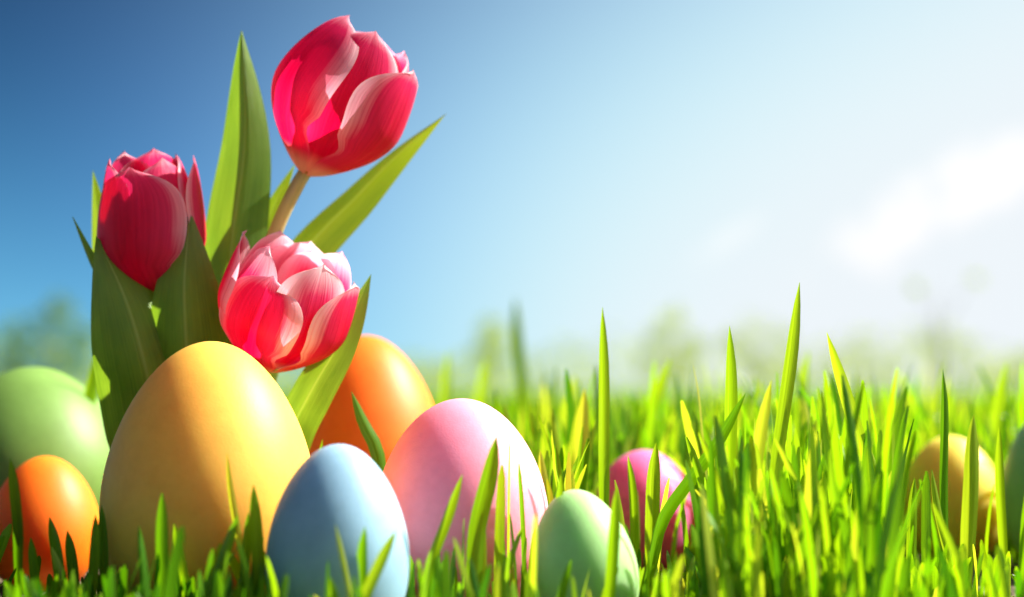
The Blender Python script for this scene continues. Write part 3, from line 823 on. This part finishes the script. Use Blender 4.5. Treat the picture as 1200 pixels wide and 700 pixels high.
# ------------------------------------------------------------------ single grass blades
HB = [
    # pts, width px, d, label, tint (dark blades before the left eggs: shade put in), roll
    ([(706, 360), (708, 440), (708, 530)], 13, 0.46, 'tall straight grass blade rising behind the small pale green egg', 0.6, 10),
    ([(937, 331), (928, 420), (911, 545)], 16, 0.43, 'tallest broad grass blade in the bright lawn', 0.7, 20),
    ([(969, 390), (990, 460), (1012, 530), (1036, 590)], 16, 0.43, 'broad grass blade leaning over to the side of the tallest blade', 0.75, -20),
    ([(855, 382), (857, 460), (853, 600)], 15, 0.44, 'tall upright grass blade near the diagonal blade', 0.6, -10),
    ([(874, 461), (838, 525), (780, 605)], 15, 0.43, 'diagonal grass blade crossing in front of its neighbours', 0.3, 15),
    ([(1105, 433), (1108, 480), (1107, 560)], 11, 0.45, 'slim grass blade in front of the golden egg', 0.3, 30),
    ([(811, 421), (820, 465), (826, 540)], 7, 0.47, 'thin pale grass blade beside the rose egg', 1.0, 50),
    ([(786, 420), (768, 465), (742, 525)], 17, 0.64, 'soft slanting grass blade behind the rose egg', 0.7, 0),
    ([(604, 349), (608, 410), (616, 500)], 15, 0.98, 'tall blurred grass blade behind the pink egg', 0.6, 0),
    ([(685, 455), (684, 490), (680, 560)], 17, 0.52, 'yellowish grass blade beside the rose egg', 1.0, 10),
    ([(674, 440), (662, 490), (648, 560)], 15, 0.66, 'soft blurred slanting blade beside the pink egg', 0.8, 0),
    ([(525, 411), (521, 470), (520, 530)], 12, 0.80, 'blurred grass blade just above the pink egg', 0.7, 0),
    ([(570, 420), (562, 470), (560, 530)], 13, 0.86, 'fainter blurred grass blade above the pink egg', 0.7, 0),
    ([(116, 401), (112, 430), (104, 480)], 15, 0.56, 'bright grass blade between the green egg and the tulip leaves', 0.7, 10),
    ([(412, 459), (426, 495), (444, 535)], 17, 0.466, 'short broad grass blade in front of the large orange egg', 0.3, 20),
    ([(582, 511), (574, 560), (560, 620)], 21, 0.395, 'broad pointed grass blade in front of the pink egg', 0.45, 15),
    ([(542, 556), (524, 610), (504, 665)], 12, 0.39, 'slim slanting grass blade in front of the pink egg', 0.6, 20),
    ([(657, 556), (655, 600), (655, 660)], 12, 0.40, 'upright grass blade where the pink and pale green eggs meet', 0.55, 0),
    ([(190, 577), (189, 630), (191, 700)], 15, 0.385, 'dark upright grass blade in front of the yellow egg', 0.25, 0),
    ([(163, 616), (168, 660), (171, 705)], 10, 0.385, 'short curved grass blade in front of the yellow egg', 0.2, 30),
    ([(204, 614), (211, 660), (221, 705)], 13, 0.39, 'grass blade beside the dark upright one at the yellow egg', 0.55, 0),
    ([(266, 531), (272, 585), (290, 690)], 8, 0.39, 'long thin bright grass blade in front of the yellow egg', 0.9, 0),
    ([(279, 603), (262, 650), (245, 705)], 15, 0.38, 'broad bent grass blade in front of the yellow egg', 0.3, -20),
    ([(297, 568), (301, 630), (304, 705)], 15, 0.385, 'tall dark grass blade between the yellow and blue eggs', 0.25, 0),
    ([(291, 600), (288, 650), (284, 705)], 11, 0.39, 'short dark grass blade by the tall dark one at the yellow egg', 0.2, 10),
    ([(393, 614), (402, 655), (412, 705)], 7, 0.365, 'thin pale grass blade in front of the blue egg', 0.95, 40),
    ([(464, 622), (445, 662), (424, 710)], 14, 0.365, 'broad slanting grass blade in front of the blue egg', 0.75, 10),
    ([(428, 617), (424, 650), (424, 700)], 13, 0.37, 'short upright grass blade in front of the blue egg', 0.4, 0),
    ([(387, 676), (391, 700), (393, 715)], 12, 0.36, 'grass tip at the foot of the blue egg', 0.5, 0),
    ([(769, 519), (766, 570), (764, 650)], 17, 0.45, 'broad grass blade crossing the rose egg', 0.7, 0),
    ([(736, 534), (742, 580), (744, 650)], 10, 0.46, 'slim grass blade crossing the rose egg', 0.6, 0),
    ([(723, 571), (720, 630), (714, 710)], 14, 0.38, 'upright grass blade in front of the small pale green egg', 0.6, 0),
    ([(670, 655), (660, 690), (655, 715)], 10, 0.375, 'short bent grass blade in front of the small pale green egg', 0.3, 0),
    ([(36, 630), (40, 665), (42, 705)], 11, 0.41, 'small grass blade in front of the small orange egg', 0.25, 10),
    ([(58, 606), (66, 650), (72, 705)], 13, 0.41, 'curved grass blade in front of the small orange egg', 0.25, 0),
    ([(79, 622), (84, 660), (88, 705)], 13, 0.41, 'upright dark grass blade in front of the small orange egg', 0.2, 0),
    ([(60, 640), (72, 675), (84, 712)], 10, 0.40, 'pale slanting grass blade in front of the small orange egg', 0.85, 0),
    ([(112, 603), (110, 650), (106, 705)], 13, 0.40, 'tall grass blade where the orange and yellow eggs meet', 0.4, 0),
    ([(119, 592), (121, 650), (122, 705)], 11, 0.405, 'dark grass blade where the orange and yellow eggs meet', 0.2, 0),
    ([(12, 537), (15, 565), (20, 620)], 13, 0.478, 'dark grass blade between the two eggs at the green egg', 0.15, 0),
    ([(5, 680), (15, 700), (20, 720)], 16, 0.38, 'blunt grass tip at the foot of the small orange egg', 0.3, 0),
    ([(633, 527), (638, 570), (640, 620)], 13, 0.46, 'yellowish grass blade behind the pink egg', 0.95, 0),
    ([(1181, 422), (1172, 465), (1163, 540)], 13, 0.64, 'soft blurred blade behind the cropped green egg', 0.7, 0),
    ([(1141, 486), (1140, 560), (1132, 690)], 20, 0.46, 'broad bright grass blade crossing the golden egg', 0.8, 0),
    ([(1171, 500), (1172, 560), (1176, 640)], 11, 0.46, 'upright grass blade between the golden and cropped green eggs', 0.7, 0),
    ([(1092, 550), (1102, 610), (1122, 690)], 10, 0.44, 'leaning grass blade in front of the golden egg', 0.8, 0),
    ([(1072, 560), (1070, 610), (1068, 690)], 13, 0.44, 'broad upright grass blade beside the golden egg', 0.7, 0),
    ([(904, 446), (893, 500), (884, 570)], 15, 0.47, 'yellow green grass blade beside the tallest blade', 0.95, 0),
    ([(976, 437), (968, 470), (962, 540)], 14, 0.62, 'soft blade behind the leaning broad blade', 0.7, 0),
    ([(948, 410), (940, 455), (930, 520)], 13, 0.66, 'soft blade behind the tallest blade', 0.7, 0),
    ([(566, 425), (563, 455), (560, 500)], 10, 1.0, 'faint blurred blade behind the pink egg', 0.7, 0),
    ([(378, 515), (376, 530), (374, 560)], 9, 0.47, 'tiny grass tip showing above the blue egg', 0.5, 0),
    ([(885, 585), (895, 640), (905, 705)], 14, 0.40, 'bright slanting blade low in the lawn', 0.8, 0),
    ([(958, 560), (962, 620), (964, 705)], 18, 0.40, 'broad bright blade low in the lawn', 0.85, 0),
    ([(1022, 530), (1034, 570), (1044, 640)], 9, 0.43, 'slim pale blade beside the leaning broad blade', 1.0, 40),
]
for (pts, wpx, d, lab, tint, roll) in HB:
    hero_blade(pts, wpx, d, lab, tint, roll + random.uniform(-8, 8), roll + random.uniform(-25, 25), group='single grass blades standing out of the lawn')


# ------------------------------------------------------------------ the lawn
def lawn():
    def batch(n, x0, x1, y0, y1, wide=False):
        y = rng.uniform(y0, y1, n)
        x = rng.uniform(x0, x1, n) if not wide else rng.uniform(-1, 1, n) * (0.25 + 0.5 * y)
        return x, y
    xs, ys, hs, ws = [], [], [], []

    def height(x, y):
        px = 600 + x / y * F
        right = 1 / (1 + np.exp(-(px - 580) / 45.0))
        right2 = 1 / (1 + np.exp(-(px - 860) / 60.0))
        h = 0.025 + 0.017 * right
        # the long patch ends behind the eggs, sooner on the side of the tulips
        mid = np.clip((y - 0.48) / 0.12, 0, 1) * np.clip((0.80 + 0.5 * right2 - y) / 0.12, 0, 1)
        h = h + (0.045 - h) * mid * (0.25 + 0.75 * right)
        far = np.clip((y - 0.75 - 0.5 * right2) / 0.1, 0, 1)
        return h * (1 - far) + 0.032 * far

    def add(x, y, dens, wmul=1.0, hmul=1.0, var=0.36):
        keep = rng.random(len(x)) < dens
        x, y = x[keep], y[keep]
        h = height(x, y) * hmul * np.clip(rng.normal(0.90, var, len(x)), 0.28, 1.85)
        xs.append(x); ys.append(y); hs.append(h); ws.append(np.clip(rng.normal(0.0023, 0.0006, len(x)), 0.0011, 0.0040) * wmul)

    # egg bed, near
    x, y = batch(21000, -0.42, 0.42, 0.360, 0.80)
    px = 600 + x / y * F
    dens = np.where(px > 600, 1.0, 0.6)
    add(x, y, dens)
    # short dark undergrowth at the feet of the eggs
    x, y = batch(11000, -0.42, 0.42, 0.355, 0.50)
    px = 600 + x / y * F
    add(x, y, np.where(px > 470, 0.6, 0.8), wmul=0.8, hmul=0.85)
    # few long blades that stand above the rest
    x, y = batch(520, -0.42, 0.52, 0.50, 1.25)
    px = 600 + x / y * F
    add(x, y, np.where(px > 470, 1.0, 0.25), hmul=1.45, var=0.22, wmul=0.85)
    # in front, below the frame: short
    x, y = batch(1500, -0.32, 0.32, 0.12, 0.345)
    n0 = len(xs)
    add(x, y, 1.0)
    hs[n0] = np.minimum(hs[n0], (HC - 0.147 * ys[n0]) * rng.uniform(0.35, 0.8, len(ys[n0])))
    # mid and far
    x, y = batch(17000, 0, 0, 0.80, 2.2, True)
    add(x, y, 1.0, 1.1)
    x, y = batch(16000, 0, 0, 2.2, 9.0, True)
    add(x, y, 1.0, 2.6)
    x = np.concatenate(xs); y = np.concatenate(ys); h = np.concatenate(hs); w = np.concatenate(ws)
    n = len(x)
    # lean
    az = rng.uniform(0, 2 * np.pi, n)
    lean = np.abs(rng.normal(0.0, 0.16, n)) + 0.03
    lx, ly = np.cos(az) * lean, np.sin(az) * lean
    keep = np.ones(n, bool)
    for (ex, ey, er, et) in EGGS:
        dx, dy = x - ex, y - ey
        dist = np.hypot(dx, dy) + 1e-6
        keep &= dist > er * 0.98
        near = np.clip(1 - (dist - er) / 0.012, 0, 1)
        near = np.where(dist < er + 0.012, near, 0)
        inward = (lx * dx + ly * dy) / dist
        push = np.where(inward < 0.05, 0.08 - inward, 0) * near
        lx += push * dx / dist; ly += push * dy / dist
        # keep the view onto the front of the eggs mostly open
        px = x / y; ep = ex / ey
        front = (y < ey) & (y > ey - er - 0.08) & (np.abs(px - ep) * ey < er * 0.92)
        keep &= ~(front & (rng.random(n) < (0.1 if ey < 0.5 else 0.5)))
        wide = (y < ey) & (y > (ey - er - 0.10 if ey < 0.5 else 0.30)) & (np.abs(px - ep) * ey < er * 1.2)
        # few blades stand higher than a third of the egg behind them
        lim = HC - (HC - et * rng.uniform(0.15, 0.50, n) * (1.0 if ey < 0.5 else 0.5)) * (y / ey)
        keep &= ~(wide & (h > lim) & (rng.random(n) < (0.85 if ey < 0.5 else 0.97)))
    for (fx, fy) in [(footA.x, footA.y), (footB.x, footB.y), (footC.x, footC.y)]:
        keep &= np.hypot(x - fx, y - fy) > 0.006
    x, y, h, w, lx, ly = (a[keep] for a in (x, y, h, w, lx, ly))
    n = len(x)
    NS = 6
    t = np.array([0, 0.28, 0.55, 0.78, 0.93, 1.0])
    bend = rng.uniform(1.4, 2.6, n)
    yaw = rng.uniform(-1.1, 1.1, n)
    sx, sy = np.cos(yaw), np.sin(yaw)
    prof = np.array([0.75, 0.95, 1.0, 0.95, 0.72, 0.22])
    fold = rng.uniform(0.1, 0.5, n)
    V = np.zeros((n, NS, 3, 3), dtype=np.float32)
    tw = rng.normal(0, 0.5, n)
    for i in range(NS):
        cx = x + lx * h * t[i] ** bend
        cy = y + ly * h * t[i] ** bend
        cz = h * t[i] * np.sqrt(np.clip(1 - 0.4 * (lx ** 2 + ly ** 2) * t[i], 0.3, 1)) - 0.001
        a = yaw + tw * t[i]
        sx, sy = np.cos(a), np.sin(a)
        hw = w * 0.5 * prof[i]
        for j, u in enumerate((-1, 0, 1)):
            V[:, i, j, 0] = cx + sx * hw * u - sy * hw * fold * (abs(u) - 0.5) * -1
            V[:, i, j, 1] = cy + sy * hw * u + sx * hw * fold * (abs(u) - 0.5)
            V[:, i, j, 2] = cz
    tint = np.clip(rng.normal(0.5, 0.25, n) - 0.34 / (1 + np.exp((600 + x / y * F - 520) / 50.0)), 0, 1)  # blades on the left get a darker tint: the eggs' shadow as colour
    quads = []
    for i in range(NS - 1):
        for j in range(2):
            quads.append((i * 3 + j, i * 3 + j + 1, (i + 1) * 3 + j + 1, (i + 1) * 3 + j))
    quads = np.array(quads, dtype=np.int32)
    uvb = np.array([[j / 2.0, t[i]] for i in range(NS) for j in range(3)], dtype=np.float32)

    # the blades that show largest: single objects
    px = 600 + x / y * F
    tipx = 600 + (x + lx * h) / (y + ly * h) * F
    tipy = HORIZON + (HC - h) / (y + ly * h) * F
    score = np.where((y > 0.36) & (y < 0.52) & (tipx > -5) & (tipx < 1205) & (tipy < 665), w / y * (700 - tipy), 0)
    for (ex, ey, er, et) in EGGS:
        hid = (y > ey) & (np.abs(x / y - ex / ey) * ey < er) & (h < et)
        score = np.where(hid, 0, score)
    order = np.argsort(-score)[:200]
    order = order[score[order] > 0]
    single = np.zeros(n, bool); single[order] = True
    for k in order:
        vv = V[k].reshape(-1, 3).astype(float)
        base = vv[1].copy()
        o = mesh_obj('grass_blade', vv - base, [tuple(int(q) for q in f) for f in quads], M['grass'], uvs=uvb, loc=tuple(base))
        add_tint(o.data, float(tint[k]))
        dist = [math.hypot(x[k] - e[0], y[k] - e[1]) - e[2] for e in EGGS]
        q = int(np.argmin(dist)); e = EGGS[q]
        if dist[q] > 0.035:
            where = 'in the open lawn away from the eggs'
        elif abs(x[k] - e[0]) > e[2] * 0.9:
            where = 'beside the ' + EGG_NAMES[q]
        else:
            where = ('in front of the ' if y[k] < e[1] else 'behind the ') + EGG_NAMES[q]
        colr = 'dark green' if tint[k] < 0.3 else ('fresh green' if tint[k] < 0.65 else 'yellowish green')
        lean_k = math.hypot(lx[k], ly[k])
        bent = 'upright' if lean_k < 0.10 else ('leaning' if lean_k < 0.26 else 'strongly bent')
        size = 'short' if h[k] < 0.032 else ('tall' if h[k] > 0.048 else 'medium')
        wid = 'slim' if w[k] < 0.0024 else ('broad' if w[k] > 0.0031 else '')
        tag(o, ' '.join((size + ' ' + wid + ' ' + bent + ' ' + colr + ' grass blade ' + where).split()), 'grass blade', 'single grass blades in the front of the lawn')
    rest = ~single
    V = V[rest]; tint = tint[rest]; n = len(V)
    nv = NS * 3
    me = bpy.data.meshes.new('grass')
    me.vertices.add(n * nv); me.vertices.foreach_set('co', V.reshape(-1))
    faces = (quads[None] + (np.arange(n, dtype=np.int32) * nv)[:, None, None]).reshape(-1)
    npoly = n * len(quads)
    me.loops.add(npoly * 4); me.loops.foreach_set('vertex_index', faces)
    me.polygons.add(npoly)
    me.polygons.foreach_set('loop_start', np.arange(npoly, dtype=np.int32) * 4)
    me.polygons.foreach_set('use_smooth', np.ones(npoly, bool))
    lay = me.uv_layers.new(name='UVMap')
    uvall = np.tile(uvb, (n, 1))[faces]
    lay.data.foreach_set('uv', uvall.reshape(-1))
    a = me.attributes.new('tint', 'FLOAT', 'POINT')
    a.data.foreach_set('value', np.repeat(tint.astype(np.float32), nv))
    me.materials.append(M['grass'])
    me.update(); me.validate()
    o = link(bpy.data.objects.new('grass', me))
    tag(o, 'dense bright green lawn grass around the eggs', 'grass', kind='stuff')
    print('GRASS blades', n, 'singles', int(single.sum()))


lawn()
